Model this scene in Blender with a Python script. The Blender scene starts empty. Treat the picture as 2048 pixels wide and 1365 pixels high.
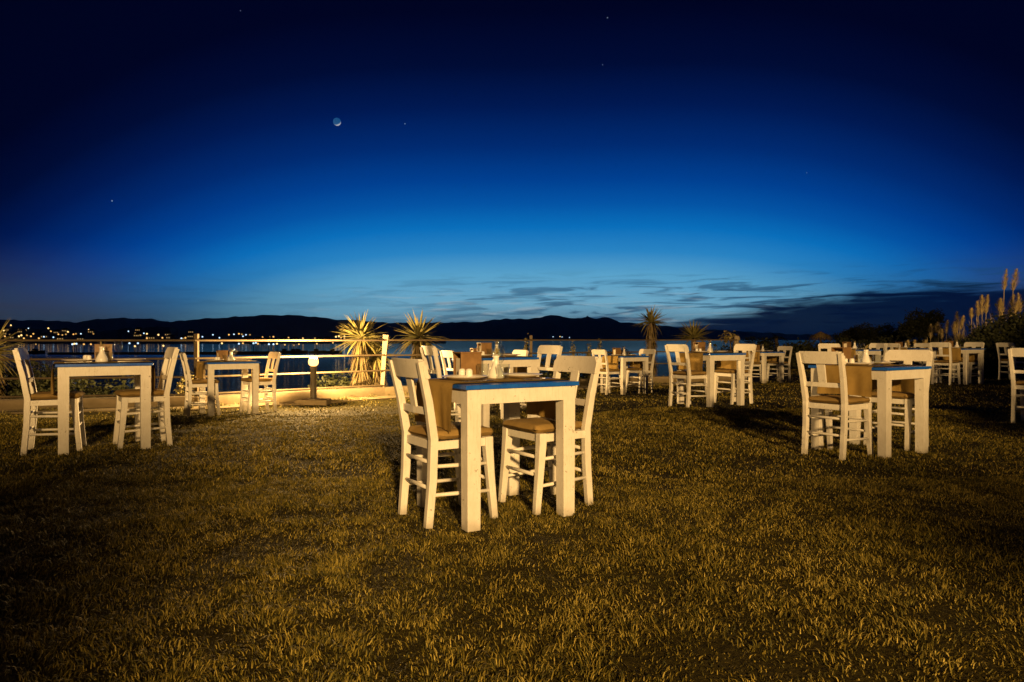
import bpy, bmesh, math, random
import numpy as np
from mathutils import Vector, Matrix
random.seed(7); rng = np.random.default_rng(7)
R = math.radians
scn = bpy.context.scene
C = scn.collection

# ------------------------------------------------------------------ camera
CAMH = 0.98
FPX = 1365.0
cam_d = bpy.data.cameras.new("camera"); cam = bpy.data.objects.new("camera", cam_d); C.objects.link(cam)
cam.location = (0, 0, CAMH); cam.rotation_euler = (R(90), 0, 0)
cam_d.lens = 24.0; cam_d.sensor_width = 36.0; cam_d.shift_y = -0.0012
cam_d.clip_start = 0.05; cam_d.clip_end = 250000
scn.camera = cam
scn.view_settings.view_transform = 'Standard'; scn.view_settings.look = 'None'
scn.view_settings.exposure = 0.0; scn.view_settings.gamma = 1.0
scn.cycles.use_denoising = True
scn.cycles.max_bounces = 14; scn.cycles.transparent_max_bounces = 16; scn.cycles.transmission_bounces = 12; scn.cycles.glossy_bounces = 4; scn.cycles.diffuse_bounces = 3
scn.cycles.sample_clamp_indirect = 4.0

# ------------------------------------------------------------------ node helpers
class NT:
    def __init__(s, tree):
        s.t = tree; s.n = tree.nodes; s.l = tree.links
    def new(s, kind, **kw):
        n = s.n.new(kind)
        for k, v in kw.items(): setattr(n, k, v)
        return n
    def put(s, sock, v):
        if isinstance(v, bpy.types.NodeSocket): s.l.new(v, sock)
        else: sock.default_value = v
    def math(s, op, a, b=0.0, c=None, clamp=False):
        n = s.new('ShaderNodeMath', operation=op, use_clamp=clamp)
        s.put(n.inputs[0], a); s.put(n.inputs[1], b)
        if c is not None: s.put(n.inputs[2], c)
        return n.outputs[0]
    def step(s, x, a, b, lo=0.0, hi=1.0):
        n = s.new('ShaderNodeMapRange', interpolation_type='SMOOTHSTEP')
        s.put(n.inputs[0], x); s.put(n.inputs[1], a); s.put(n.inputs[2], b); s.put(n.inputs[3], lo); s.put(n.inputs[4], hi)
        return n.outputs[0]
    def mix(s, f, a, b, blend='MIX'):
        n = s.new('ShaderNodeMix', data_type='RGBA', blend_type=blend)
        s.put(n.inputs[0], f); s.put(n.inputs[6], a); s.put(n.inputs[7], b)
        return n.outputs[2]
    def ramp(s, f, stops, interp='LINEAR'):
        n = s.new('ShaderNodeValToRGB'); cr = n.color_ramp; cr.interpolation = interp
        while len(cr.elements) < len(stops): cr.elements.new(0.5)
        for e, (p, c) in zip(cr.elements, stops):
            e.position = p; e.color = (*c, 1)
        s.put(n.inputs[0], f)
        return n.outputs[0]
    def noise(s, vec, scale, detail=3.0, rough=0.5, dist=0.0):
        n = s.new('ShaderNodeTexNoise')
        if vec is not None: s.l.new(vec, n.inputs['Vector'])
        n.inputs['Scale'].default_value = scale; n.inputs['Detail'].default_value = detail
        n.inputs['Roughness'].default_value = rough; n.inputs['Distortion'].default_value = dist
        return n.outputs[0]
    def comb(s, x, y, z):
        n = s.new('ShaderNodeCombineXYZ')
        for i, v in enumerate((x, y, z)): s.put(n.inputs[i], v)
        return n.outputs[0]

# ------------------------------------------------------------------ sky: clear dusk, sunset glow ahead
W = bpy.data.worlds.new("World"); scn.world = W; W.use_nodes = True
w = NT(W.node_tree); w.n.clear()
tc = w.new('ShaderNodeTexCoord'); sp = w.new('ShaderNodeSeparateXYZ'); w.l.new(tc.outputs['Generated'], sp.inputs[0])
dx, dy, dz = sp.outputs
DEG = 180 / math.pi
el = w.math('MULTIPLY', w.math('ARCSINE', dz), DEG)
az = w.math('MULTIPLY', w.math('ARCTAN2', dx, dy), DEG)
azs = w.math('ABSOLUTE', w.math('SUBTRACT', az, 2.5))
lift = w.math('MINIMUM', w.math('MULTIPLY', w.math('POWER', azs, 3.0), 0.00021), 26.0)
elp = w.math('MULTIPLY_ADD', w.math('ABSOLUTE', el), 1.03, lift)
stops = [(0, (.05, .08, .11)), (1.6, (.12, .25, .35)), (3.2, (.18, .44, .62)), (5.6, (.11, .39, .64)), (7.6, (.024, .245, .58)),
         (9.6, (.003, .168, .52)), (11.6, (.001, .092, .39)), (13.6, (0, .052, .29)), (16.3, (0, .024, .17)), (19.4, (0, .0095, .085)),
         (22.5, (0, .0035, .036)), (26.5, (.0001, .0012, .016)), (42, (.0001, .0008, .009))]
sky = w.ramp(w.math('DIVIDE', elp, 45.0), [(p / 45.0, c) for p, c in stops], 'LINEAR')
# dull band of haze low over the far town, away from the glow
hz = w.math('MULTIPLY', w.step(el, 7.5, 0.5), w.step(azs, 10.0, 36.0))
sky = w.mix(w.math('MULTIPLY', hz, 0.93), sky, (.040, .048, .054, 1))
# streaky clouds close to the horizon
cv = w.comb(w.math('MULTIPLY', az, 0.055), w.math('MULTIPLY', w.math('ADD', el, w.math('MULTIPLY', az, -0.018)), 0.62), 0.0)
n1 = w.noise(cv, 3.2, 5.0, 0.55, 0.9)
streak = w.math('MULTIPLY', w.step(n1, 0.47, 0.62), w.math('MULTIPLY', w.step(el, 6.2, 3.6), w.step(az, -16.0, 8.0, 0.22, 1.0)))
sky = w.mix(w.math('MULTIPLY', streak, 0.76), sky, (.012, .062, .15, 1))
n3 = w.noise(cv, 5.0, 4.0, 0.5, 0.4)
pale = w.math('MULTIPLY', w.step(n3, 0.52, 0.68), w.math('MULTIPLY', w.step(el, 4.6, 3.0), w.step(azs, 24.0, 8.0)))
sky = w.mix(w.math('MULTIPLY', pale, 0.38), sky, (.45, .50, .52, 1))
# dark bank of cloud on the right
bank_top = w.math('ADD', w.step(az, 4.0, 30.0, 0.3, 3.7), w.math('MULTIPLY', w.math('SUBTRACT', n1, 0.5), 2.2))
bank = w.step(el, w.math('ADD', bank_top, 0.55), w.math('SUBTRACT', bank_top, 0.75))
bank = w.math('MULTIPLY', bank, w.step(az, 3.0, 12.0))
sky = w.mix(w.math('MULTIPLY', bank, 0.965), sky, (.0006, .0045, .030, 1))
bg = w.new('ShaderNodeBackground'); w.l.new(sky, bg.inputs[0]); bg.inputs[1].default_value = 1.0
wo = w.new('ShaderNodeOutputWorld'); w.l.new(bg.outputs[0], wo.inputs[0])

# the sun has set: it stands below the sea horizon and only reaches the moon
sun_d = bpy.data.lights.new("sun", 'SUN'); sun = bpy.data.objects.new("sun", sun_d); C.objects.link(sun)
sun_d.energy = 5.0; sun_d.angle = R(0.5); sun_d.color = (1, .9, .75)
def dirv(az_, el_): return Vector((math.sin(R(az_)) * math.cos(R(el_)), math.cos(R(az_)) * math.cos(R(el_)), math.sin(R(el_))))
sun.rotation_euler = dirv(12.0, -34.0).to_track_quat('Z', 'Y').to_euler()

# garden floodlight on a mast behind the photographer (its fixture is built further down)
FLOOD = Vector((3.4, -14.0, 5.4))
fl_d = bpy.data.lights.new("floodlight", 'SPOT'); fl = bpy.data.objects.new("floodlight", fl_d); C.objects.link(fl)
fl_d.energy = 25500; fl_d.color = (1.0, .60, .215); fl_d.spot_size = R(64); fl_d.spot_blend = 0.55; fl_d.shadow_soft_size = 0.45
fl.location = FLOOD; fl.rotation_euler = (Vector((1.2, 8.0, 0.6)) - FLOOD).to_track_quat('-Z', 'Y').to_euler()

# ------------------------------------------------------------------ tagging and mesh helpers
def tag(o, label=None, cat=None, group=None, kind=None):
    if label: o['label'] = label
    if cat: o['category'] = cat
    if group: o['group'] = group
    if kind: o['kind'] = kind
    return o
def empty(name, loc=(0, 0, 0), rz=0.0):
    o = bpy.data.objects.new(name, None); C.objects.link(o); o.location = loc; o.rotation_euler = (0, 0, rz)
    o.empty_display_size = 0.1
    return o
class MB:
    def __init__(s): s.v = []; s.f = []
    def add(s, vs, fs):
        b = len(s.v); s.v += [tuple(v) for v in vs]; s.f += [tuple(b + i for i in f) for f in fs]; return s
    def box(s, x0, x1, y0, y1, z0, z1):
        return s.add([(x0, y0, z0), (x1, y0, z0), (x1, y1, z0), (x0, y1, z0), (x0, y0, z1), (x1, y0, z1), (x1, y1, z1), (x0, y1, z1)],
                     [(3, 2, 1, 0), (4, 5, 6, 7), (0, 1, 5, 4), (1, 2, 6, 5), (2, 3, 7, 6), (3, 0, 4, 7)])
    def path(s, pts, sizes, side=(0, 1, 0)):
        """square-section beam through pts; sizes = (along side, across) at each point"""
        rings = []
        pts = [Vector(p) for p in pts]; side = Vector(side)
        for i, p in enumerate(pts):
            d = (pts[min(i + 1, len(pts) - 1)] - pts[max(i - 1, 0)]).normalized()
            n = d.cross(side).normalized(); sd = n.cross(d).normalized()
            a, b = sizes[i][0] / 2, sizes[i][1] / 2
            rings.append([p + sd * a + n * b, p - sd * a + n * b, p - sd * a - n * b, p + sd * a - n * b])
        vs = [v for r in rings for v in r]; fs = []
        for i in range(len(rings) - 1):
            for k in range(4):
                a, b = 4 * i + k, 4 * i + (k + 1) % 4
                fs.append((a, b, b + 4, a + 4))
        fs.append((3, 2, 1, 0)); m = 4 * (len(rings) - 1); fs.append((m, m + 1, m + 2, m + 3))
        return s.add(vs, fs)
    def tube(s, pts, rad, n=8, cap=True):
        pts = [Vector(p) for p in pts]
        if not hasattr(rad, '__len__'): rad = [rad] * len(pts)
        vs = []; fs = []
        for i, p in enumerate(pts):
            d = (pts[min(i + 1, len(pts) - 1)] - pts[max(i - 1, 0)]).normalized()
            ref = Vector((0, 0, 1)) if abs(d.z) < 0.9 else Vector((1, 0, 0))
            a = d.cross(ref).normalized(); b = a.cross(d)
            for k in range(n):
                t = 2 * math.pi * k / n; vs.append(p + a * (rad[i] * math.cos(t)) + b * (rad[i] * math.sin(t)))
        for i in range(len(pts) - 1):
            for k in range(n):
                a, b = n * i + k, n * i + (k + 1) % n; fs.append((b, a, a + n, b + n))
        if cap:
            fs.append(tuple(range(n))); fs.append(tuple(reversed(range(n * (len(pts) - 1), n * len(pts)))))
        return s.add(vs, fs)
    def lathe(s, prof, n=24, cx=0, cy=0):
        vs = []; fs = []
        for r, z in prof:
            for k in range(n):
                t = 2 * math.pi * k / n; vs.append((cx + r * math.cos(t), cy + r * math.sin(t), z))
        for i in range(len(prof) - 1):
            for k in range(n):
                a, b = n * i + k, n * i + (k + 1) % n; fs.append((a, b, b + n, a + n))
        return s.add(vs, fs)
    def mesh(s, name, bevel=0.0, smooth=False, seg=2):
        me = bpy.data.meshes.new(name); me.from_pydata([tuple(v) for v in s.v], [], s.f)
        bm = bmesh.new(); bm.from_mesh(me)
        bmesh.ops.remove_doubles(bm, verts=bm.verts, dist=1e-5)
        bmesh.ops.recalc_face_normals(bm, faces=bm.faces)
        if bevel:
            es = [e for e in bm.edges if len(e.link_faces) == 2 and e.calc_face_angle(0) > 0.6]
            bmesh.ops.bevel(bm, geom=es, offset=bevel, segments=seg, affect='EDGES', profile=0.6)
        for f in bm.faces: f.smooth = smooth
        bm.to_mesh(me); bm.free()
        return me
    def build(s, name, mat, parent=None, bevel=0.0, smooth=False, loc=None):
        return link(name, s.mesh(name, bevel, smooth), mat, parent, loc)
def link(name, me, mat, parent=None, loc=None):
    o = bpy.data.objects.new(name, me); C.objects.link(o)
    if mat and not me.materials: me.materials.append(mat)
    if parent: o.parent = parent
    if loc is not None: o.location = loc
    return o
KIDS = {}
def copy_tree(o, parent=None):
    c = o.copy(); C.objects.link(c); c.parent = parent
    if id(o) not in KIDS: KIDS[id(o)] = list(o.children)
    for ch in KIDS[id(o)]: copy_tree(ch, c)
    return c
USED = set()
def place(proto, loc, rz, label, cat, group, scale=None):
    if proto.name not in USED:
        if id(proto) not in KIDS: KIDS[id(proto)] = list(proto.children)
        USED.add(proto.name); FIRST.append((proto, Vector(loc), rz, label, cat, group, scale)); o = proto
    else:
        o = copy_tree(proto)
    o.location = loc; o.rotation_euler = (0, 0, rz)
    if scale: o.scale = (scale,) * 3
    for k in ('label', 'category', 'group'):
        if k in o: del o[k]
    return tag(o, label, cat, group)
FIRST = []

# ------------------------------------------------------------------ materials
def mat(name):
    m = bpy.data.materials.new(name); m.use_nodes = True; t = NT(m.node_tree)
    b = t.n['Principled BSDF']; return m, t, b
def objco(t): return t.new('ShaderNodeTexCoord').outputs['Object']
def geopos(t): return t.new('ShaderNodeNewGeometry').outputs['Position']
def bump(t, b, h, strength=0.3, dist=0.01):
    n = t.new('ShaderNodeBump'); n.inputs['Strength'].default_value = strength; n.inputs['Distance'].default_value = dist
    t.l.new(h, n.inputs['Height']); t.l.new(n.outputs[0], b.inputs['Normal'])
def painted(name, c1, c2, wear=None, rough=0.5, scale=14, bs=0.15):
    m, t, b = mat(name); P = geopos(t); O = objco(t)
    n = t.noise(P, scale, 5, 0.6); col = t.ramp(n, [(0.3, c1), (0.7, c2)])
    st = t.new('ShaderNodeMapping'); st.inputs['Scale'].default_value = (1, 1, 0.12); t.l.new(P, st.inputs[0])
    grain = t.noise(st.outputs[0], 120, 4, 0.65)
    if wear:
        col = t.mix(t.math('MULTIPLY', t.step(grain, 0.50, 0.72), 0.42), col, (*wear, 1))
        n2 = t.noise(P, 46, 5, 0.7); n4 = t.noise(P, 7, 3, 0.6)
        chips = t.math('MULTIPLY', t.step(n2, 0.60, 0.66), t.step(n4, 0.48, 0.66)); col = t.mix(chips, col, (*[x * .4 for x in wear], 1))
        sz = t.new('ShaderNodeSeparateXYZ'); t.l.new(P, sz.inputs[0])      # soil splashed on the feet
        col = t.mix(t.math('MULTIPLY', t.step(t.math('ADD', sz.outputs[2], t.math('MULTIPLY', n4, .12)), .14, .04), .6), col, (.12, .09, .035, 1))
        rnd_ = t.new('ShaderNodeObjectInfo').outputs['Random']
        col = t.mix(t.math('MULTIPLY', rnd_, 0.16), col, (*wear, 1))
    t.put(b.inputs['Base Color'], col)
    r = t.math('MULTIPLY_ADD', n, 0.25, rough - 0.12); t.put(b.inputs['Roughness'], r)
    bump(t, b, grain, bs, 0.004)
    return m
M = {}
M['white'] = painted('white_paint', (.70, .68, .63), (.80, .78, .74), wear=(.52, .46, .36), rough=0.5)
M['blue'] = painted('blue_paint', (.008, .085, .50), (.014, .13, .62), wear=(.01, .05, .26), rough=0.30)
M['post'] = painted('pale_post_paint', (.20, .16, .10), (.31, .25, .16), wear=(.12, .09, .05), rough=0.7)
M['rail'] = painted('rail_timber', (.055, .04, .02), (.11, .08, .042), wear=(.09, .06, .035), rough=0.7, scale=6)
M['box'] = painted('stained_wood', (.16, .085, .03), (.26, .15, .055), wear=(.10, .05, .02), rough=0.5)
M['bollard'] = painted('dark_metal', (.05, .042, .032), (.085, .07, .05), rough=0.45)
M['ceramic'] = painted('glazed_ceramic', (.76, .75, .72), (.82, .81, .78), rough=0.22, bs=0.03)
M['steel'] = painted('brushed_steel', (.6, .58, .55), (.7, .68, .64), rough=0.25, bs=0.05)
M['steel'].node_tree.nodes['Principled BSDF'].inputs['Metallic'].default_value = 1.0
def fabric(name, c1, c2, bs=0.5):
    m, t, b = mat(name); P = geopos(t)
    n = t.noise(P, 9, 4, 0.6); col = t.ramp(n, [(0.3, c1), (0.72, c2)])
    t.put(b.inputs['Base Color'], col); b.inputs['Roughness'].default_value = 0.95
    b.inputs['Specular IOR Level'].default_value = 0.15
    wv = t.noise(P, 420, 2, 0.5); bump(t, b, wv, bs, 0.002)
    return m
M['runner'] = fabric('runner_cloth', (.29, .19, .055), (.39, .265, .085))
M['cushion'] = fabric('cushion_cloth', (.25, .165, .055), (.35, .235, .085))
M['napkin'] = fabric('napkin_paper', (.70, .62, .46), (.78, .70, .54), 0.2)
def plain(name, c, rough=0.6, metal=0.0):
    m, t, b = mat(name); P = geopos(t); n = t.noise(P, 8, 3)
    t.put(b.inputs['Base Color'], t.ramp(n, [(0.3, tuple(x * .8 for x in c)), (0.7, tuple(min(1, x * 1.15) for x in c))]))
    b.inputs['Roughness'].default_value = rough; b.inputs['Metallic'].default_value = metal
    return m
M['glass'], t, b = mat('clear_glass'); b.inputs['Transmission Weight'].default_value = 1.0; b.inputs['Roughness'].default_value = 0.01; b.inputs['IOR'].default_value = 1.45
tr = t.new('ShaderNodeBsdfTransparent'); tr.inputs[0].default_value = (.97, .985, .98, 1); go = t.new('ShaderNodeBsdfGlossy'); go.inputs['Roughness'].default_value = .02
lw_ = t.new('ShaderNodeLayerWeight'); fq = t.math('MULTIPLY_ADD', t.math('POWER', lw_.outputs['Facing'], 3.0), .55, .05); mx_ = t.new('ShaderNodeMixShader')      # thin blown glass
t.l.new(fq, mx_.inputs[0]); t.l.new(tr.outputs[0], mx_.inputs[1]); t.l.new(go.outputs[0], mx_.inputs[2]); t.l.new(mx_.outputs[0], t.n['Material Output'].inputs['Surface'])
def emis(name, c, s, sample=False):
    m, t, b = mat(name); b.inputs['Base Color'].default_value = (*c, 1)
    b.inputs['Emission Color'].default_value = (*c, 1); b.inputs['Emission Strength'].default_value = s
    m.cycles.emission_sampling = 'AUTO' if sample else 'NONE'
    return m
M['lamp_warm'] = emis('warm_lamp', (1, .62, .22), 1.9)
M['lamp_orange'] = emis('orange_lamp', (1, .52, .13), 1.2)
M['lamp_dim'] = emis('dim_lamp', (1, .54, .14), 0.5)
M['lamp_cool'] = emis('cool_lamp', (.55, .78, 1), 1.5)
M['globe'] = emis('bollard_globe', (1, .58, .16), 3.2)
M['window_lit'] = emis('lit_window', (1, .6, .2), 0.5)
def leafy(name, c1, c2, scale=3.0, rough=0.6):
    m, t, b = mat(name); g = t.new('ShaderNodeNewGeometry')
    n = t.noise(g.outputs['Position'], scale, 3, 0.6)
    f = t.math('ADD', t.math('MULTIPLY', n, 0.6), t.math('MULTIPLY', g.outputs['Random Per Island'], 0.5))
    t.put(b.inputs['Base Color'], t.ramp(f, [(0.2, c1), (0.85, c2)])); b.inputs['Roughness'].default_value = rough
    b.inputs['Specular IOR Level'].default_value = 0.3
    return m
M['grass'], t, b = mat('grass_blades'); g_ = t.new('ShaderNodeNewGeometry'); P = g_.outputs['Position']
f_ = t.math('ADD', t.math('MULTIPLY', t.noise(P, 1.1, 3, .6), .55), t.math('MULTIPLY', t.noise(P, 11, 3, .6), .55))
f_ = t.math('ADD', f_, t.math('MULTIPLY', t.math('SUBTRACT', g_.outputs['Random Per Island'], .5), .62))
t.put(b.inputs['Base Color'], t.ramp(f_, [(.22, (.024, .025, .003)), (.5, (.090, .078, .009)), (.72, (.25, .19, .026)), (.92, (.40, .32, .08))]))
b.inputs['Roughness'].default_value = .7; b.inputs['Specular IOR Level'].default_value = .3
M['yucca'] = leafy('yucca_leaf', (.09, .09, .03), (.26, .22, .08), 4, 0.5)
M['skirt'] = leafy('dry_leaf', (.08, .06, .026), (.18, .135, .06), 4, 0.8)
M['trunk'] = painted('bark', (.10, .075, .05), (.18, .13, .085), rough=0.9, bs=0.8)
M['shrub'] = leafy('shrub_leaf', (.022, .028, .010), (.055, .060, .022), 4, 0.7)
M['hedge'] = leafy('hedge_leaf', (.016, .020, .008), (.04, .045, .016), 3, 0.75)
M['weed'] = leafy('weed_leaf', (.10, .095, .03), (.24, .20, .07), 5, 0.7)
M['plume'] = leafy('pampas_plume', (.55, .43, .20), (.85, .70, .36), 6, 0.9)
M['thatch'] = leafy('thatch_straw', (.14, .10, .045), (.30, .21, .10), 3, 0.9)
M['flower'] = leafy('flower_leaf', (.20, .17, .06), (.42, .34, .16), 9, 0.6)

# ------------------------------------------------------------------ terrain
WALL = [(-13.0, 9.4), (-10.5, 9.75), (-7.6, 10.2), (-4.95, 10.75), (-2.45, 12.9), (3.2, 16.6), (5.6, 16.95)]
EDGE = WALL + [(7.2, 19.5), (9.5, 24.5), (16, 25.5), (40, 26.0)]
SEA_Z = -4.0
GP = np.array([(-.1, 3.9, 0), (-3.6, 6.0, .033), (-4.06, 9.9, -.08), (3.1, 5.97, .005), (2.88, 9.93, .04), (2.24, 13.6, -.09), (6.1, 16.6, -.06),
               (7.1, 14.1, .03), (9.5, 14.5, .05), (-.18, 7.6, .04), (-.4, 10.1, -.055), (-8, 8, .0), (-2.5, 11.8, -.09), (3, 15.8, -.09), (0, 0, 0), (-3, 0, 0), (3, 0, 0), (0, -8, 0), (12, 8, .03), (9, 24, -.06), (-7.5, 9.6, -.08), (-1, 13, -.09), (16, 16, .05)])
def gh(x, y):
    x = np.asarray(x, float); y = np.asarray(y, float)
    d2 = (x[..., None] - GP[:, 0]) ** 2 + (y[..., None] - GP[:, 1]) ** 2
    wt = 1.0 / (d2 + 0.25) ** 1.6
    return (wt * GP[:, 2]).sum(-1) / wt.sum(-1)
def g1(x, y): return float(gh(np.array([x]), np.array([y]))[0])
def sdist(x, y, poly):
    """signed distance to polyline: positive on the sea side"""
    x = np.asarray(x, float); y = np.asarray(y, float)
    best = np.full(x.shape, 1e9); sg = np.zeros(x.shape)
    for (ax, ay), (bx, by) in zip(poly[:-1], poly[1:]):
        ex, ey = bx - ax, by - ay; L2 = ex * ex + ey * ey
        tt = np.clip(((x - ax) * ex + (y - ay) * ey) / L2, 0, 1)
        d = np.hypot(x - ax - tt * ex, y - ay - tt * ey)
        cr = ex * (y - ay) - ey * (x - ax)
        m = d < best - 1e-9; best = np.where(m, d, best); sg = np.where(m, np.sign(cr), sg)
    return best * sg
xs = np.arange(-24, 40.01, 0.3); ys = np.arange(-14, 40.01, 0.3)
GX, GY = np.meshgrid(xs, ys); D = sdist(GX, GY, EDGE)
bankz = np.clip((D - 0.35) * 0.9, 0, 6.5)
GZ = gh(GX, GY) + 0.012 * np.sin(GX * 2.1 + 1.3 * np.sin(GY)) * np.cos(GY * 1.7) - bankz + np.where(bankz > 0, 0.25 * np.sin(GX * 1.9 + GY) * np.clip(bankz, 0, 1), 0)
nx, ny = len(xs), len(ys)
vs = np.stack([GX, GY, GZ], -1).reshape(-1, 3)
fs = [(j * nx + i, j * nx + i + 1, (j + 1) * nx + i + 1, (j + 1) * nx + i) for j in range(ny - 1) for i in range(nx - 1)]
me = bpy.data.meshes.new('ground'); me.from_pydata(vs.tolist(), [], fs)
for p in me.polygons: p.use_smooth = True
m, t, b = mat('lawn_soil'); P = geopos(t)
n = t.noise(P, 2.2, 5, 0.65); n2 = t.noise(P, 38, 4, 0.7)
col = t.mix(t.step(n2, 0.35, 0.7), t.ramp(n, [(0.3, (.014, .012, .003)), (0.7, (.032, .026, .006))]), (.055, .045, .010, 1))
t.put(b.inputs['Base Color'], col); b.inputs['Roughness'].default_value = 0.95; b.inputs['Specular IOR Level'].default_value = 0.1
bump(t, b, t.noise(P, 60, 5, 0.7), 0.8, 0.03)
tag(link('ground', me, m), kind='structure')

# sea reaches the horizon
m, t, b = mat('sea_water'); P = geopos(t)
b.inputs['Base Color'].default_value = (.0015, .005, .012, 1); b.inputs['Roughness'].default_value = 0.07; b.inputs['IOR'].default_value = 1.33
mp = t.new('ShaderNodeMapping'); mp.inputs['Scale'].default_value = (0.35, 1.0, 1); t.l.new(P, mp.inputs[0])
h1 = t.noise(mp.outputs[0], 0.55, 4, 0.6); h2 = t.noise(mp.outputs[0], 2.2, 3, 0.55)
sx_ = t.new('ShaderNodeSeparateXYZ'); t.l.new(P, sx_.inputs[0])
bump(t, b, t.math('MULTIPLY', t.math('MULTIPLY_ADD', h2, 0.35, h1), t.step(sx_.outputs[1], 35.0, 240.0, 1.0, 0.004)), 1.0, 3.0)
S = 16000
seam = MB().add([(-S, -30, SEA_Z), (S, -30, SEA_Z), (S, S, SEA_Z), (-S, S, SEA_Z)], [(0, 1, 2, 3)])
tag(seam.build('sea', m), kind='structure')

# mountains on the far shore, by bearing
PROF = [(-500, 640), (-200, 637), (0, 640), (100, 641), (150, 645), (200, 638), (240, 636), (300, 638), (340, 644), (400, 638), (440, 636), (500, 632), (540, 630), (600, 631),
        (640, 635), (680, 640), (730, 642), (760, 645), (830, 646), (900, 645), (960, 644), (1010, 637), (1050, 639), (1110, 630), (1150, 638), (1175, 634), (1195, 637), (1215, 635),
        (1240, 644), (1300, 650), (1400, 658), (1500, 664), (1600, 669), (1800, 672), (2100, 671), (2600, 670)]
pu = np.array([p[0] for p in PROF]); pv = np.array([p[1] for p in PROF])
uu = np.arange(-500, 2600, 6.0); hv = 680 - np.interp(uu, pu, pv)
hv = hv + 0.7 * np.sin(uu * .11) + 0.5 * np.sin(uu * .23 + 1) + rng.normal(0, .25, len(uu))
vsx = []; fsx = []
ranges = [(0.80, 0.0), (0.84, .16), (0.88, .35), (0.92, .55), (0.96, .8), (1.0, 1.0), (1.06, .7), (1.15, 0.0)]
DEP = 11000
nr = len(ranges)
for i, u in enumerate(uu):
    tx = (u - 1024) / FPX
    for k, (rr, hh) in enumerate(ranges):
        Y = DEP * rr; top = hv[i] / FPX * DEP
        jit = 0 if k in (0, 5, nr - 1) else rng.normal(0, .05) + .10 * math.sin(u * .06 + k * 1.7)
        z = SEA_Z - 1 + (top + 5) * max(0, hh + jit) if hh > 0 else SEA_Z - 2
        vsx.append((tx * Y, Y, z))
for i in range(len(uu) - 1):
    for k in range(nr - 1):
        a = i * nr + k; fsx.append((a, a + nr, a + nr + 1, a + 1))
m, t, b = mat('mountain_slope'); P = geopos(t)
t.put(b.inputs['Base Color'], t.ramp(t.noise(P, .004, 5, .6), [(.3, (.05, .065, .10)), (.7, (.09, .11, .16))])); b.inputs['Roughness'].default_value = 1.0  # blue of the distant haze mixed into the slope colour
tag(MB().add(vsx, fsx).build('mountains', m, smooth=True), kind='structure')

# low shore of the town across the bay (left) with its wooded rise
def at(u, v, Y): return Vector(((u - 1024) / FPX * Y, Y, CAMH - (v - 680) / FPX * Y))
vsx = []; fsx = []; us = np.arange(-420, 900, 8.0)
sp_ = [(-420, 655), (0, 656), (60, 657), (120, 660), (200, 662), (240, 660), (262, 655), (280, 661), (300, 654), (340, 653), (365, 662), (400, 668), (450, 669), (520, 673), (600, 675), (700, 675.5), (780, 677), (900, 680)]
sv = 680 - np.interp(us, [p[0] for p in sp_], [p[1] for p in sp_]) + rng.normal(0, .5, len(us))
for i, u in enumerate(us):
    tx = (u - 1024) / FPX; hgt = max(0, sv[i]) / FPX * 1300
    for k, (Y, f) in enumerate([(900, -.2), (905, .04), (1000, .16), (1100, .42), (1200, .75), (1300, 1.0), (1500, .7), (1700, -.2)]):
        z = SEA_Z + (max(.8, hgt * max(f, 0) + 5 * f) if f > 0 else -2.0)
        if f > .1: z += rng.normal(0, .5)
        vsx.append((tx * Y, Y, z))
for i in range(len(us) - 1):
    for k in range(7):
        a = i * 8 + k; fsx.append((a, a + 8, a + 9, a + 1))
m, t, b = mat('far_shore_scrub'); P = geopos(t)
t.put(b.inputs['Base Color'], t.ramp(t.noise(P, .03, 5, .6), [(.3, (.025, .022, .012)), (.7, (.07, .055, .03))])); b.inputs['Roughness'].default_value = 1.0
tag(MB().add(vsx, fsx).build('far_shore', m), kind='structure')
shore_bvh_y = [900, 905, 1000, 1100, 1200, 1300]

# ------------------------------------------------------------------ wall, path and fence along the edge
def offset_poly(poly, d):
    out = []
    for i, p in enumerate(poly):
        a = Vector(poly[max(i - 1, 0)]); c = Vector(poly[min(i + 1, len(poly) - 1)]); tdir = (c - a).normalized()
        nrm = Vector((-tdir.y, tdir.x)); q = Vector(p) + nrm * d; out.append((q.x, q.y))
    return out
def subdiv(poly, step=0.5):
    out = []
    for (ax, ay), (bx, by) in zip(poly[:-1], poly[1:]):
        n = max(1, int(math.hypot(bx - ax, by - ay) / step))
        out += [(ax + (bx - ax) * k / n, ay + (by - ay) * k / n) for k in range(n)]
    return out + [poly[-1]]
M['plaster'] = painted('rough_plaster', (.17, .13, .075), (.29, .23, .14), wear=(.24, .19, .12), rough=0.9, scale=4, bs=0.6)
M['paving'] = painted('sandy_concrete', (.24, .19, .12), (.40, .32, .21), wear=(.16, .12, .07), rough=0.95, scale=5, bs=0.7)
def strip(name, inner, outer, zt, zb, m, bevel=0.01):
    A = subdiv(inner); B = [tuple(Vector(outer[0]))] * 0
    mb = MB(); vs = []; fs = []
    O = subdiv(outer); n = len(A)
    for i in range(n):
        a = A[i]; o = O[min(i, len(O) - 1)]
        for (p, z) in ((a, zb), (a, zt), (o, zt), (o, zb)):
            vs.append((p[0], p[1], z(p) if callable(z) else z))
    for i in range(n - 1):
        for k in range(4):
            q, r = 4 * i + k, 4 * i + (k + 1) % 4; fs.append((q, r, r + 4, q + 4))
    fs.append((0, 1, 2, 3)); fs.append(tuple(4 * (n - 1) + k for k in (3, 2, 1, 0)))
    return mb.add(vs, fs).build(name, m, None, bevel)
def fixed(poly, d, step=.5):   # same number of points on both sides
    base = subdiv(poly, step); return offset_poly(base, d)
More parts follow.
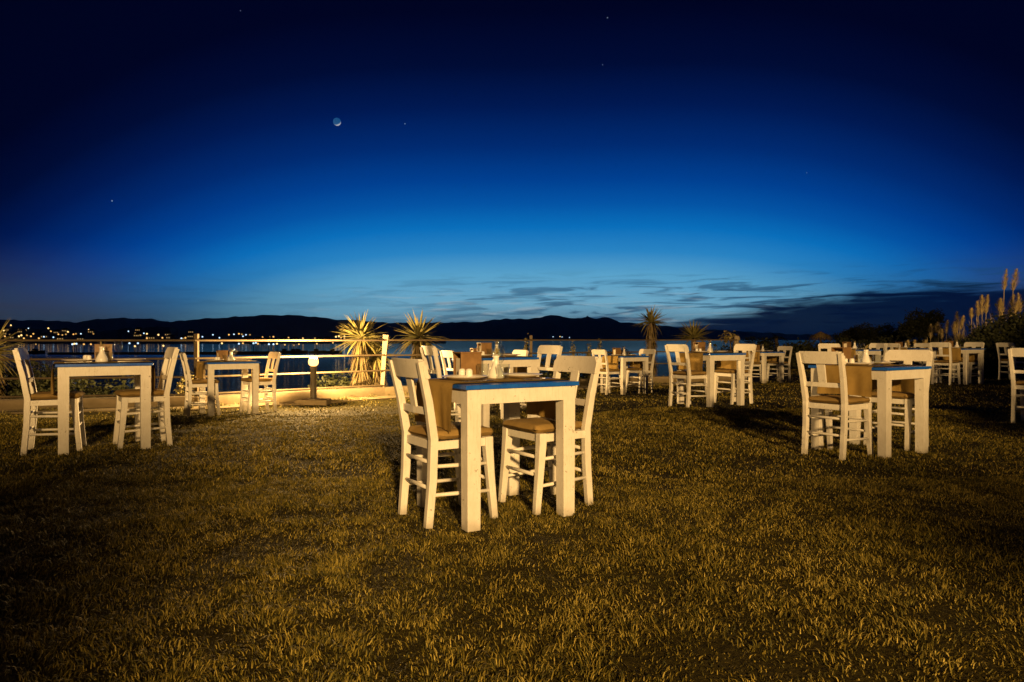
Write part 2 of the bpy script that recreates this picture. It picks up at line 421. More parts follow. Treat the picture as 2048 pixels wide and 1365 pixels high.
def strip2(name, d0, d1, zt, zb, m, poly=WALL):
    A = fixed(poly, d0); O = fixed(poly, d1); vs = []; fs = []; n = len(A)
    for a, o in zip(A, O):
        for (p, z) in ((a, zb), (a, zt), (o, zt), (o, zb)): vs.append((p[0], p[1], z(p) if callable(z) else z))
    for i in range(n - 1):
        for k in range(4):
            q, r = 4 * i + k, 4 * i + (k + 1) % 4; fs.append((q, r, r + 4, q + 4))
    fs.append((0, 1, 2, 3)); fs.append(tuple(4 * (n - 1) + k for k in (3, 2, 1, 0)))
    return MB().add(vs, fs).build(name, m)
lw = strip2('low_wall', -0.12, 0.14, 0.085, -1.2, M['plaster'])
tag(lw, 'low plastered wall edging the lawn under the railing', 'wall')
tag(strip2('path', -0.62, -0.13, lambda p: g1(*p) + .022, -0.6, M['paving']), kind='structure')

fence = empty('railing_fence', (-2.45, 12.9, 0.0))
tag(fence, 'timber post and rail fence along the seaward edge of the lawn', 'fence')
def fpart(mb, name, m, bevel=0.004):
    o = mb.build(name, m, None, bevel); o.parent = fence; o.matrix_parent_inverse = Matrix.Translation(-fence.location); return o
def along(u):      # point on the wall line seen at photo column u
    tx = (u - 1024) / FPX
    for (ax, ay), (bx, by) in zip(WALL[:-1], WALL[1:]):
        den = (bx - ax) - tx * (by - ay); s = (tx * ay - ax) / den if abs(den) > 1e-9 else -1
        if 0 <= s <= 1: return Vector((ax + s * (bx - ax), ay + s * (by - ay), 0))
posts = [Vector((-10.5, 9.75, 0)), along(-160), along(393), along(765), along(1062), along(1300), Vector((5.5, 16.93, 0))]
for i, p in enumerate(posts):
    big = i in (3, 6)
    wd = .085 if big else .06
    dxp = .07 if big else 0.0
    fpart(MB().path([(p.x, p.y, .08), (p.x + dxp * .6, p.y, .75), (p.x + dxp, p.y, 1.075)], [(wd * .85, wd * .8), (wd, wd), (wd * 1.25 if big else wd, wd)], (1, 0, 0)), 'post', M['post'] if big else M['rail'])
for i in range(len(posts) - 1):
    a, c = posts[i], posts[i + 1]
    pts = [a] + [Vector((q[0], q[1], 0)) for q in WALL if a.x + .3 < q[0] < c.x - .3] + [c]
    for k, z in enumerate([.975, .69, .40, .125]):
        if k == 3 and i > 2: continue
        dxp = .06 * z
        for q, r in zip(pts[:-1], pts[1:]):
            fpart(MB().tube([(q.x + (dxp if q is a and i == 3 else 0), q.y - .055, z + random.uniform(-.006, .006)), (r.x + (dxp if r is c and i in (2, 5) else 0), r.y - .055, z + random.uniform(-.006, .006))], .0165, 10), 'rail', M['rail'], 0)

# ------------------------------------------------------------------ prototypes: chair and table
def round_rect(w_, h_, r_, n=5, corners=(1, 1, 1, 1)):
    pts = []
    for k, (sx, sy) in enumerate(((1, -1), (1, 1), (-1, 1), (-1, -1))):
        a0 = -90 + 90 * k
        if corners[k]:
            for j in range(n + 1):
                a = R(a0 + 90 * j / n); pts.append((sx * (w_ / 2 - r_) + r_ * math.cos(a), sy * (h_ / 2 - r_) + r_ * math.sin(a)))
        else: pts.append((sx * w_ / 2, sy * h_ / 2))
    return pts
def make_chair():
    r = empty('taverna_chair')
    Wm = M['white']
    for s in (-1, 1):
        MB().path([(-.190, s * .168, 0), (-.168, s * .170, .25), (-.162, s * .172, .46), (-.195, s * .180, .66), (-.245, s * .187, .868)],
                  [(.036, .040), (.038, .043), (.038, .044), (.036, .040), (.033, .034)], (0, 1, 0)).build('back_post', Wm, r, .004)
        MB().path([(.203, s * .180, 0), (.178, s * .176, .25), (.166, s * .174, .395), (.165, s * .174, .452)],
                  [(.033, .036), (.039, .042), (.045, .048), (.045, .048)], (0, 1, 0)).build('front_leg', Wm, r, .004)
        MB().path([(-.15, s * .174, .425), (.15, s * .176, .425)], [(.022, .045)] * 2).build('seat_rail', Wm, r, .003)
        for z in (.305, .155):
            MB().tube([(-.168, s * .170, z + .012), (0, s * .172, z + .006), (.180, s * .177, z)], [.0095, .0115, .0095], 8).build('stretcher', Wm, r, 0, True)
    for x, zz, n_ in ((.168, .425, 'seat_rail'), (-.158, .425, 'seat_rail')):
        MB().path([(x, -.155, zz), (x, .155, zz)], [(.045, .022)] * 2, (0, 0, 1)).build(n_, Wm, r, .003)
    for x, z in ((.176, .315), (.182, .215), (-.166, .335), (-.172, .200)):
        MB().tube([(x, -.165, z), (x, 0, z), (x, .165, z)], [.0095, .0115, .0095], 8).build('stretcher', Wm, r, 0, True)
    # curved top rail with rounded upper corners
    prof = round_rect(.415, .098, .036, 6, (0, 1, 1, 0))
    # build as grid of columns following y
    N = 14; vs = []; fs = []
    for i in range(N + 1):
        y = -.2075 + .415 * i / N; e = min(1, max(0, (.2075 - abs(y)) / .036)); drop = .036 * (1 - math.sqrt(max(0, 1 - (1 - e) ** 2)))
        bow = -.020 * (1 - (y / .2075) ** 2) + .012
        zb_, zt_ = .778, .880 - drop
        for (dxx, z) in ((.012, zb_), (.012, zt_), (-.012, zt_), (-.012, zb_)):
            vs.append((-.222 + bow + dxx - (z - .778) * .24, y, z))
    for i in range(N):
        for k in range(4):
            a, b_ = 4 * i + k, 4 * i + (k + 1) % 4; fs.append((a, b_, b_ + 4, a + 4))
    fs += [(0, 1, 2, 3), tuple(4 * N + k for k in (3, 2, 1, 0))]
    MB().add(vs, fs).build('top_rail', Wm, r, .003)
    MB().path([(-.178, -.165, .605), (-.190, 0, .605), (-.178, .165, .605)], [(.038, .018)] * 3, (0, 0, 1)).build('cross_rail', Wm, r, .003)
    MB().path([(-.190, 0, .615), (-.205, 0, .70), (-.224, 0, .79)], [(.066, .013), (.070, .013), (.074, .013)], (0, 1, 0)).build('back_splat', Wm, r, .003)
    # cushion: softly rounded pad
    nx_, ny_ = 16, 16; top = []; vs = []; fs = []
    for sgn in (1, -1):
        for j in range(ny_ + 1):
            for i in range(nx_ + 1):
                a = -1 + 2 * i / nx_; c_ = -1 + 2 * j / ny_
                sup = (abs(a) ** 7 + abs(c_) ** 7) ** (1 / 7) if (a or c_) else 0
                k = 1 / max(1.0, sup / 1.0) if sup > 1 else 1
                edge = max(0, 1 - max(abs(a), abs(c_)) ** 6)
                h = .0245 * edge ** .35
                x = .022 + .197 * a * k; y = .195 * c_ * k
                if x < -.12: y *= .86
                dz_ = .005 * math.cos(a * 1.5) * math.cos(c_ * 1.5) + (.0015 * math.sin(9 * a + 4 * c_))
                vs.append((x, y, .474 + (sgn * h) + (dz_ if sgn > 0 else 0)))
    q = (nx_ + 1) * (ny_ + 1)
    for sg in (0, 1):
        for j in range(ny_):
            for i in range(nx_):
                a = sg * q + j * (nx_ + 1) + i; f = (a, a + 1, a + nx_ + 2, a + nx_ + 1); fs.append(f if sg == 0 else f[::-1])
    MB().add(vs, fs).build('seat_cushion', M['cushion'], r, 0, True)
    return r
TT = .748
def make_table():
    r = empty('dining_table'); Wm = M['white']
    # the top is three boards with fine joints
    for k in range(4):
        y0 = -.352 + .176 * k
        MB().box(-.352, .352, y0 + .0006, y0 + .1754, TT - .022, TT).build('tabletop_board', M['blue'], r, .002)
    for sx in (-1, 1):
        for sy in (-1, 1):
            x, y = sx * .2965, sy * .2965
            MB().path([(x, y, 0), (x, y, TT - .0222)], [(.074, .074), (.080, .080)], (0, 1, 0)).build('leg', Wm, r, .003)
    for s in (-1, 1):
        MB().box(-.257, .257, s * .327 - .011, s * .327 + .005, .648, TT - .0225).build('apron', Wm, r, .002)
        MB().box(s * .327 - .008, s * .327 + .008, -.257, .257, .648, TT - .0225).build('apron', Wm, r, .002)
    return r
chair0 = make_chair(); table0 = make_table()
def make_runner(seed):
    """cloth laid across the top and hanging over both sides"""
    rnd = random.Random(seed)
    prof = []; hang = .245
    for k in range(9): prof.append((-.362 - .010 * math.sin(k / 8 * 2.4), TT + .004 - hang + hang * k / 8 * .985))
    prof += [(-.357, TT + .0035), (-.35, TT + .0045)]
    for k in range(1, 10): prof.append((-.35 + .7 * k / 10, TT + .0035))
    prof += [(.35, TT + .0045), (.357, TT + .0035)]
    for k in range(9): prof.append((.362 + .010 * math.sin((8 - k) / 8 * 2.4), TT + .004 - hang * .015 - hang * .985 * k / 8))
    NY = 24; vs = []; fs = []
    ph = rnd.uniform(0, 6); hw = .235
    for layer in (0, 1):
        for i, (x, z) in enumerate(prof):
            for j in range(NY + 1):
                y = -hw + 2 * hw * j / NY; dn = max(0, (TT - z) / hang)
                fold = dn * (.010 * math.sin(y * 26 + ph + (3 if x > 0 else 0)) + .006 * math.sin(y * 51 + ph * 2))
                sx = 1 if x > 0 else -1
                vs.append((x + sx * (max(fold, -.008) + dn * .008) + (0 if dn < .02 else sx * (.0022 if layer else 0)), y * (1 + .02 * dn) + .004 * math.sin(i * .9 + ph), z + (.0022 if layer and dn < .02 else 0) + dn * .006 * math.sin(y * 9 + ph)))
    n = len(prof); q = n * (NY + 1)
    for l in (0, 1):
        for i in range(n - 1):
            for j in range(NY):
                a = l * q + i * (NY + 1) + j; f = (a, a + 1, a + NY + 2, a + NY + 1); fs.append(f if l else f[::-1])
    return MB().add(vs, fs).build('table_runner', M['runner'], None, 0, True)
runners = [make_runner(s) for s in (1, 2, 3)]
# table ware prototypes, origin at the base
plate0 = MB().lathe([(0, .004), (.06, .004), (.085, .006), (.1, .013), (.131, .021), (.133, .0235), (.128, .0235), (.1, .0175), (.085, .011), (.06, .0085), (0, .0085)], 40).build('dinner_plate', M['ceramic'], None, 0, True)
bot0 = empty('ceramic_bottle')
MB().lathe([(0, 0), (.044, 0), (.050, .006), (.047, .025), (.036, .052), (.022, .078), (.0175, .10), (.0175, .122), (.0225, .132), (.0195, .133), (.0145, .122), (.0145, .10), (0, .10)], 28).build('body', M['ceramic'], bot0, 0, True)
sprig = MB()
for k in range(9):
    a = random.uniform(0, 6.28); l = random.uniform(.02, .045); zt = .135 + random.uniform(0, .03); dv = Vector((math.cos(a), math.sin(a), .8)) * l
    p = Vector((0, 0, zt - .01)); sd = Vector((-math.sin(a), math.cos(a), 0)) * .006
    sprig.add([p, p + dv * .5 + sd, p + dv, p + dv * .5 - sd], [(0, 1, 2, 3)])
sprig.tube([(0, 0, .10), (.002, 0, .15), (-.003, .002, .165)], .0016, 5).build('sprig', M['flower'], bot0)
salt0 = empty('salt_shaker')
MB().lathe([(0, 0), (.0195, 0), (.021, .004), (.0205, .040)], 20).build('body', M['ceramic'], salt0, 0, True)
MB().lathe([(.0205, .0402), (.0195, .050), (.014, .057), (0, .059)], 20).build('cap', M['ceramic'], salt0, 0, True)
wine0 = empty('wine_glass')
MB().lathe([(.0045, .080), (.016, .086), (.029, .103), (.034, .126), (.032, .158), (.0275, .190), (.0262, .190), (.0307, .158), (.0327, .126), (.0278, .105), (.015, .0885), (0, .0860)], 24).build('bowl', M['glass'], wine0, 0, True)
MB().lathe([(.0045, .0798), (.0034, .06), (.0034, .02), (.0060, .0072)], 12).build('stem', M['glass'], wine0, 0, True)
MB().lathe([(0, 0), (.033, 0), (.034, .0015), (.016, .005), (.0060, .007), (0, .007)], 24).build('foot', M['glass'], wine0, 0, True)
tum0 = MB().lathe([(0, 0), (.028, 0), (.030, .003), (.0365, .086), (.035, .086), (.0285, .010), (0, .008)], 24).build('tumbler', M['glass'], None, 0, True)
box0 = empty('napkin_box')
for nm, bb in (('bottom_panel', (-.067, .067, -.055, .055, 0, .008)), ('front_panel', (-.067, .067, -.055, -.047, .0082, .146)), ('back_panel', (-.067, .067, .047, .055, .0082, .146)),
               ('side_panel', (.059, .067, -.0468, .0468, .0082, .146)), ('top_panel', (-.070, .070, -.058, .058, .1462, .154)), ('divider', (.000, .006, -.0468, .0468, .0082, .146))):
    MB().box(*bb).build(nm, M['box'], box0, .0015)
for k in range(6):
    MB().box(-.058 + .009 * k, -.0505 + .009 * k, -.036 + random.uniform(-.003, .003), .036 + random.uniform(-.003, .003), .0083, .118 + random.uniform(-.006, .004)).build('napkin', M['napkin'], box0, .001)
knife0 = MB().path([(-.105, 0, .004), (-.01, 0, .004), (.0, 0, .004), (.09, 0, .004), (.105, .005, .004)], [(.010, .006), (.013, .005), (.018, .003), (.019, .002), (.004, .002)], (0, 1, 0)).build('table_knife', M['steel'], None, .001)
fk = MB().path([(-.10, 0, .004), (-.02, 0, .004), (.035, 0, .006), (.05, 0, .006)], [(.014, .004), (.007, .004), (.008, .003), (.026, .003)], (0, 1, 0))
for k in range(4): fk.path([(.05, -.0105 + .007 * k, .006), (.095, -.0105 + .007 * k, .008)], [(.0042, .003), (.003, .002)], (0, 1, 0))
fork0 = fk.build('table_fork', M['steel'], None, 0)
# ------------------------------------------------------------------ tables with their chairs and table ware
def RZ(a, x, y): return Vector((math.cos(a) * x - math.sin(a) * y, math.sin(a) * x + math.cos(a) * y, 0))
# centre x, y, angle, description, chairs [(local x, local y, extra turn)], detail level
TABLES = [
 (-.107, 3.927, 30.5, 'the nearest table at the centre', [(-.29, .02, 2), (.352, -.02, 3)], 3),
 (-3.579, 5.99, 33, 'the front left table', [(-.365, .05, -6), (.30, -.03, 3)], 3),
 (3.123, 5.975, 33, 'the front right table', [(-.475, .01, 0), (.50, .02, 3)], 3),
 (-4.07, 9.80, 35, 'the table left of the lit bollard', [(-.36, 0, -3), (.42, 0, 4)], 2),
 (-.185, 7.62, 31, 'the table right behind the centre one', [(-.58, -.02, -4), (.48, -.05, 4)], 2),
 (-.42, 10.15, 30, 'the half hidden third table at the centre', [(-.36, 0, 2), (.40, 0, 0)], 1),
 (2.883, 9.93, 29, 'the middle table right of centre', [(-.497, -.08, 2), (.47, .0, -3)], 2),
 (2.24, 13.63, 33, 'the small far table below the tall yucca', [(-.42, 0, 0), (.42, 0, 4)], 1),
 (6.12, 16.64, 28, 'the far table past the railing end', [(-.45, 0, 0), (.55, 0, 3)], 1),
 (7.09, 14.08, 31, 'the table behind the front right one', [(-.70, .05, 18), (.52, 0, -8)], 1),
 (9.48, 14.5, 30, 'the far right table by the dark hedge', [(-.50, 0, 4), (.46, .05, -6)], 1),
 (10.0, 17.3, 30, 'the furthest table before the pampas grass', [(-.46, 0, 6), (.48, 0, 0)], 1),
]
for ti, (tx, ty, adeg, desc, chairs, lod) in enumerate(TABLES):
    a = R(adeg); z0 = g1(tx, ty); base = Vector((tx, ty, z0))
    place(table0, base, a, f'white table with blue top, {desc}', 'table', 'white dining tables on the lawn')
    ru = runners[ti % 3]
    place(ru, base, a, f'tan cloth runner draped over {desc}', 'table runner', 'cloth runners on the tables')
    for k, (cx, cy, tn) in enumerate(chairs):
        side = 'left' if k == 0 else 'right'
        p = base + RZ(a, cx, cy)
        place(chair0, (p.x, p.y, g1(p.x, p.y)), a + (0 if k == 0 else math.pi) + R(tn), f'white wooden chair on the {side} of {desc}', 'chair', 'white chairs around the tables')
    zt = TT + .0065
    def put(proto, lx, ly, rz, label, cat, group, dz_=0.0):
        p = base + RZ(a, lx, ly); place(proto, (p.x, p.y, z0 + zt + dz_), a + rz, label, cat, group)
    put(plate0, -.185, .0, 0, f'white plate at the left place of {desc}', 'plate', 'white dinner plates')
    put(plate0, .195, .02, 0, f'white plate at the right place of {desc}', 'plate', 'white dinner plates')
    bx, by = [(-.075, .185), (.0, .17), (-.12, .18)][min(ti, 2)] if ti < 3 else ((-.05, .165))
    put(box0, bx, by, R(random.uniform(-4, 4)), f'brown wooden napkin box on {desc}', 'napkin box', 'wooden napkin boxes')
    put(bot0, .045 if ti != 1 else -.02, .05 if ti != 1 else -.06, 0, f'white ceramic bottle with sprig on {desc}', 'bottle', 'white ceramic bottles')
    put(wine0, .115, .135, 0, f'stemmed wine glass on {desc}', 'wine glass', 'wine glasses')
    if lod >= 1: put(tum0, .035, -.055, 0, f'clear tumbler on the near side of {desc}', 'tumbler', 'clear tumblers')
    if lod >= 2:
        put(tum0, -.028, .075, 0, f'clear tumbler on the far side of {desc}', 'tumbler', 'clear tumblers')
        put(salt0, -.135, .135 - .05 * 0 if ti != 1 else .16, 0, f'white salt shaker, left of the pair on {desc}', 'shaker', 'white shakers')
        put(salt0, -.112, .088, 0, f'white pepper shaker, right of the pair on {desc}', 'shaker', 'white shakers')
    if lod >= 3:
        for sx, sd in ((-1, 'left'), (1, 'right')):
            put(fork0, sx * .19, -.165, R(4 * sx), f'steel fork before the {sd} plate of {desc}', 'fork', 'steel forks')
            put(knife0, sx * .19 + .01, -.195, R(-3 * sx), f'steel knife before the {sd} plate of {desc}', 'knife', 'steel knives')
# loose chairs at the right edge
for (x, y, rz, lb) in ((6.05, 7.88, 38, 'white wooden chair cut off by the right edge of the picture'),
                       (11.65, 15.9, 20, 'dim white chair standing in front of the dark hedge'),):
    place(chair0, (x, y, g1(x, y)), R(rz), lb, 'chair', 'white chairs around the tables')

# ------------------------------------------------------------------ bollard lamp
bp = along(627) + Vector((.18, -.62, 0)); bz = g1(bp.x, bp.y)
bol = empty('bollard_lamp', (bp.x, bp.y, bz)); tag(bol, 'lit garden bollard lamp in front of the low wall', 'lamp')
MB().box(-.26, .26, -.16, .16, -.06, .075).build('plinth', M['paving'], bol, .015)
MB().lathe([(0, .0752), (.11, .0752), (.11, .086), (.055, .092), (0, .092)], 20).build('flange', M['bollard'], bol)
MB().lathe([(.052, .0922), (.052, .60), (.058, .61), (.058, .625), (0, .625)], 24).build('post', M['bollard'], bol, 0, True)
MB().lathe([(0, .626), (.045, .628), (.074, .655), (.084, .700), (.074, .748), (.045, .774), (0, .777)], 24).build('globe', M['globe'], bol, 0, True)
bl_d = bpy.data.lights.new('bollard_bulb', 'POINT'); bl = bpy.data.objects.new('bollard_bulb', bl_d); C.objects.link(bl); bl.parent = bol; bl.location = (0, 0, .815)
bl_d.energy = 1550; bl_d.color = (1, .60, .21); bl_d.shadow_soft_size = .03

# floodlight mast behind the photographer
mast = empty('floodlight_mast', (FLOOD.x, FLOOD.y - .35, 0)); tag(mast, 'dark mast with a warm garden floodlight behind the lawn', 'lamp')
MB().tube([(0, 0, -.05), (0, 0, 5.6)], [.06, .04], 12).build('mast_pole', M['bollard'], mast)
MB().tube([(0, .02, 5.4), (0, .12, 5.4)], .02, 8).build('arm', M['bollard'], mast)
hs_ = MB().box(-.32, .32, .06, .16, 5.18, 5.62).build('lamp_housing', M['bollard'], mast, .01)
MB().box(-.28, .28, .1605, .164, 5.22, 5.58).build('lamp_glass', M['lamp_warm'], hs_)

# ------------------------------------------------------------------ plants
def leaf_strip(mb, p, d, length, width, droop, seg=4, fold=.25):
    d = d.normalized(); side = d.cross(Vector((0, 0, 1)))
    side = side.normalized() if side.length > 1e-3 else Vector((1, 0, 0))
    up = side.cross(d).normalized(); vs = []; fs = []
    for k in range(seg + 1):
        s = k / seg; wd = width * (1 - s ** 2.2) * (.55 + .45 * min(1, s * 5)); c = p + d * (length * s) + Vector((0, 0, -droop * length * s * s))
        vs += [c - side * wd / 2 + up * wd * fold, c, c + side * wd / 2 + up * wd * fold]
    for k in range(seg):
        a = 3 * k; fs += [(a, a + 1, a + 4, a + 3), (a + 1, a + 2, a + 5, a + 4)]
    mb.add(vs, fs)
def raw(mb, name, m, parent=None, smooth=False):
    me = bpy.data.meshes.new(name); me.from_pydata([tuple(v) for v in mb.v], [], mb.f)
    return link(name, me, m, parent)
def yucca(loc, crown_h, rad, label, n=110, skirt=True, heads=1, seed=0, low=False):
    rnd = random.Random(seed); r = empty('yucca_plant', loc); tag(r, label, 'yucca', 'yuccas behind the railing')
    z0 = -.3
    MB().tube([(0, 0, z0), (.02, .01, crown_h * .5), (0, 0, crown_h)], [.085, .075, .06], 10).build('trunk', M['trunk'], r, 0, True)
    cr = MB()
    for k in range(int(n * .72)):
        phi = rnd.uniform(0, 6.283); th = math.acos(rnd.uniform(-.18 if not low else -.55, 1)); d = Vector((math.sin(th) * math.cos(phi), math.sin(th) * math.sin(phi), math.cos(th)))
        L = rad * rnd.uniform(.75, 1.12); leaf_strip(cr, Vector((0, 0, crown_h)) + d * .03, d, L, rnd.uniform(.042, .062), (.05 + .22 * max(0, .6 - d.z) * rnd.random()) if rnd.random() > .2 else rnd.uniform(.3, .7))
    raw(cr, 'crown', M['yucca'], r)
    if skirt:
        sk = MB(); m_ = int(n * 1.6)
        for k in range(m_):
            phi = rnd.uniform(0, 6.283); z = rnd.uniform(.12, 1) * crown_h; out = rnd.uniform(.18, .5)
            d = Vector((math.cos(phi) * out, math.sin(phi) * out, -1)); leaf_strip(sk, Vector((math.cos(phi) * .06, math.sin(phi) * .06, z)), d, rad * rnd.uniform(.6, .95), rnd.uniform(.03, .045), -.1 * rnd.random(), 3)
        raw(sk, 'dead_leaf_skirt', M['skirt'], r)
    return r
def at_line(u, back=.6):
    p = along(u); q = p * ((p.y + back) / p.y); return q
def yl(u, back, vtop):   # behind the wall at column u; crown centre at photo row vtop
    q = at_line(u, back); zc = CAMH - (vtop - 680) / FPX * q.y; zb = -.15
    return (q.x, q.y, zb), zc - zb
l, h = yl(722, .55, 677); yucca(l, h, .55, 'spiky yucca left of the slanting fence post', 150, True, seed=1, low=True)
l, h = yl(752, .75, 712); yucca(l, h, .56, 'low drooping yucca right behind the slanting fence post', 110, True, seed=2, low=True)
l, h = yl(838, .6, 676); yucca(l, h, .62, 'wide spiky yucca right of the slanting fence post', 150, True, seed=3, low=True)
l, h = yl(1302, .75, 646); yucca(l, h, .46, 'tall yucca with a pale shaggy trunk by the railing', 120, True, seed=4)
l, h = yl(1387, .7, 677); yucca(l, h, .55, 'short yucca beside the tall shaggy one', 110, False, seed=5)
l, h = yl(-22, .5, 705); yucca(l, h, .58, 'spiky yucca cut off by the left edge of the picture', 130, True, seed=6, low=True)

def leaf_mass(mb, c, rx, ry, rz, n, size, rnd, shell=.35):
    for k in range(n):
        d = Vector((rnd.gauss(0, 1), rnd.gauss(0, 1), rnd.gauss(0, 1))).normalized()
        rr = rnd.uniform(shell, 1) ** .6 * (1 + .18 * math.sin(d.x * 5 + d.z * 7) + .1 * rnd.gauss(0, 1))
        p = Vector((c[0] + d.x * rx * rr, c[1] + d.y * ry * rr, c[2] + d.z * rz * rr))
        a = Vector((rnd.gauss(0, 1), rnd.gauss(0, 1), rnd.gauss(0, .7))).normalized(); b_ = a.cross(Vector((rnd.gauss(0, 1), rnd.gauss(0, 1), rnd.gauss(0, 1)))).normalized()
        s = size * rnd.uniform(.6, 1.3)
        mb.add([p, p + a * s * .5 + b_ * s * .28, p + a * s, p + a * s * .5 - b_ * s * .28], [(0, 1, 2, 3)])
def shrub(name, loc, blobs, label, cat, m, size, dens, seed, group=None, stem=True):
    rnd = random.Random(seed); r = empty(name, loc); tag(r, label, cat, group)
    mb = MB()
    for (bx, by, bz, rx, ry, rz) in blobs:
        leaf_mass(mb, (bx, by, bz), rx, ry, rz, int(dens * rx * rz), size, rnd)
    raw(mb, 'crown', m, r)
    if stem:
        st = MB()
        for (bx, by, bz, rx, ry, rz) in blobs[:4]:
            st.tube([(bx * .3, by * .3, -.4), (bx * .7, by * .7, bz * .5), (bx, by, bz)], [.05, .035, .015], 6)
        st.build('trunk', M['trunk'], r)
    return r
# upright little shrubs in front of the water
for i, (u, back, vt, hw, lb) in enumerate([(361, .5, 762, .10, 'small upright shrub behind the wall, left of a pair'), (380, .55, 752, .11, 'small upright shrub behind the wall, right of a pair'),
                                           (1053, .6, 683, .09, 'thin dark shrub behind the railing at the centre'), (1146, .6, 692, .09, 'small round shrub left of the far table'), (1178, .6, 694, .10, 'small dark shrub beside the round one by the far table'), (1200, .7, 690, .12, 'small bushy shrub behind the chair of the far table')]):
    q = at_line(u, back); zt = CAMH - (vt - 680) / FPX * q.y; hh = zt + .1
    shrub('small_shrub', (q.x, q.y, -.1), [(0, 0, hh * (.25 + .22 * k), hw * (1.15 - .22 * k), hw * (1.15 - .22 * k), hh * .22) for k in range(4)], lb, 'shrub', M['weed'], .05, 9000, 40 + i, 'small shrubs behind the wall')
# dark bushes on the bank below the wall
for i, (u, back, vt, rx, lb) in enumerate([(40, 1.2, 738, .75, 'dark bush on the bank at the left edge'), (165, 1.4, 752, .95, 'broad dark bush on the bank behind the front left table'), (90, 1.9, 728, .7, 'taller dark bush on the bank left of the front left table'),
                                           (668, 1.2, 752, .42, 'dark bush behind the wall right of the lit bollard'), (700, 1.5, 747, .5, 'dark bush behind the wall below the left yucca'), (985, 1.4, 712, .8, 'dark bush on the bank behind the centre tables'), (1120, 1.3, 712, .9, 'broad dark bush on the bank right of centre'),
                                           (1430, 1.6, 720, .8, 'dark bush behind the railing under the flowers')]):
    q = at_line(u, back); zt = CAMH - (vt - 680) / FPX * q.y; hh = .55
    shrub('bank_bush', (q.x, q.y, zt - 1.15), [(-rx * .5, 0, .75, rx * .6, .5, .42), (rx * .45, .1, .65, rx * .65, .5, .45), (0, -.1, .3, rx * .9, .6, .5)], lb, 'bush', M['shrub'], .075, 5200, 60 + i, 'dark bushes on the bank')
# flowering shrub by the end post
q = at_line(1462, .35); zt = CAMH - (668 - 680) / FPX * q.y
rnd = random.Random(5); r = empty('flowering_shrub', (q.x, q.y, -.1)); tag(r, 'broad leaved shrub with pale blooms beside the end post', 'shrub')
mb = MB()
for k in range(46):
    phi = rnd.uniform(0, 6.283); d = Vector((math.cos(phi), math.sin(phi), rnd.uniform(-.5, .9))); leaf_strip(mb, Vector((rnd.gauss(0, .09) - .05, rnd.gauss(0, .06), zt + .05 + rnd.gauss(0, .09))), d, rnd.uniform(.12, .22), rnd.uniform(.06, .10), .5, 3, .15)
raw(mb, 'crown', M['flower'], r)
MB().tube([(0, 0, -.3), (.03, 0, .5), (-.03, 0, zt + .05)], [.03, .025, .015], 7).build('trunk', M['trunk'], r)

# weeds along the foot of the wall
def weeds(name, spots, label, seed):
    rnd = random.Random(seed); mb = MB()
    for (x, y, sc) in spots:
        z = g1(x, y)
        for k in range(26):
            phi = rnd.uniform(0, 6.283); out = rnd.uniform(.2, 1.1); d = Vector((math.cos(phi) * out, math.sin(phi) * out, 1))
            leaf_strip(mb, Vector((x + rnd.gauss(0, .05) * sc, y + rnd.gauss(0, .03), z - .005)), d, rnd.uniform(.05, .15) * sc, .014, .35, 3, .1)
    o = raw(mb, name, M['weed']); tag(o, label, 'weeds', kind='stuff'); return o
sp2 = []
for u0, u1, n_ in ((60, 260, 16), (340, 400, 10), (450, 500, 7), (660, 770, 26), (780, 880, 10), (1280, 1345, 16), (1380, 1450, 10)):
    for k in range(n_):
        q = along(random.uniform(u0, u1)); off = random.uniform(.16, .75)
        sp2.append((q.x + random.gauss(0, .05), q.y - off, random.uniform(.5, 1.15)))
for k in range(60):
    q = along(random.uniform(640, 770) if k < 40 else random.uniform(1290, 1440)); sp2.append((q.x + random.gauss(0, .05), q.y + random.uniform(.16, .35), random.uniform(1.6, 2.9)))
weeds('weeds', sp2, 'ragged weeds growing along the foot of the low wall', 3)

# ------------------------------------------------------------------ right side: hedge, added shade hedges, trees, pampas grass, thatched parasol
shrub('hedge', (11.65, 17.2, 0), [(k * .55, .3 * math.sin(k * 1.3) - k * .25, [.45, .70, .90, .97, .95, .97, .9, .9, .9][k] , .6, .6, [.60, .78, .88, .90, .88, .88, .85, .85, .85][k]) for k in range(9)], 'tall dark hedge at the right edge of the lawn', 'hedge', M['hedge'], .10, 9000, 81)
shrub('unseen_shade_hedge', (.55, -6.0, 0), [(-.5 * (k // 2), .12 * math.sin(k * 2.0), (.85 if k % 2 else 2.38) + .07 * math.sin(k * 1.7), .62, .55, .92) for k in range(20)], 'unseen tall hedge behind the camera on the left, added for shade', 'hedge', M['hedge'],   .11, 8000, 83, 'unseen shade hedges behind the camera')  # out of view, added to darken the left foreground lawn
shrub('unseen_shade_hedge', (3.2, -6.0, 0), [(.5 * (k // 2), .12 * math.sin(k * 2.3), (.85 if k % 2 else 2.30) + .07 * math.sin(k * 1.9), .62, .55, .90) for k in range(18)], 'unseen tall hedge behind the camera on the right, added for shade', 'hedge', M['hedge'], .11, 8000, 84, 'unseen shade hedges behind the camera')  # its counterpart, also added unseen, dims the right foreground
shrub('side_shade_hedge', (5.3, 2.5, 0), [(.62 * k, .86 * k, .80 + .03 * k, .75, .7, .82 + .03 * k) for k in range(12)], 'unseen hedge right of the frame, added to shade the lawn', 'hedge', M['hedge'], .14, 3200, 82)  # out of view, added to keep the floodlight off the right-hand lawn
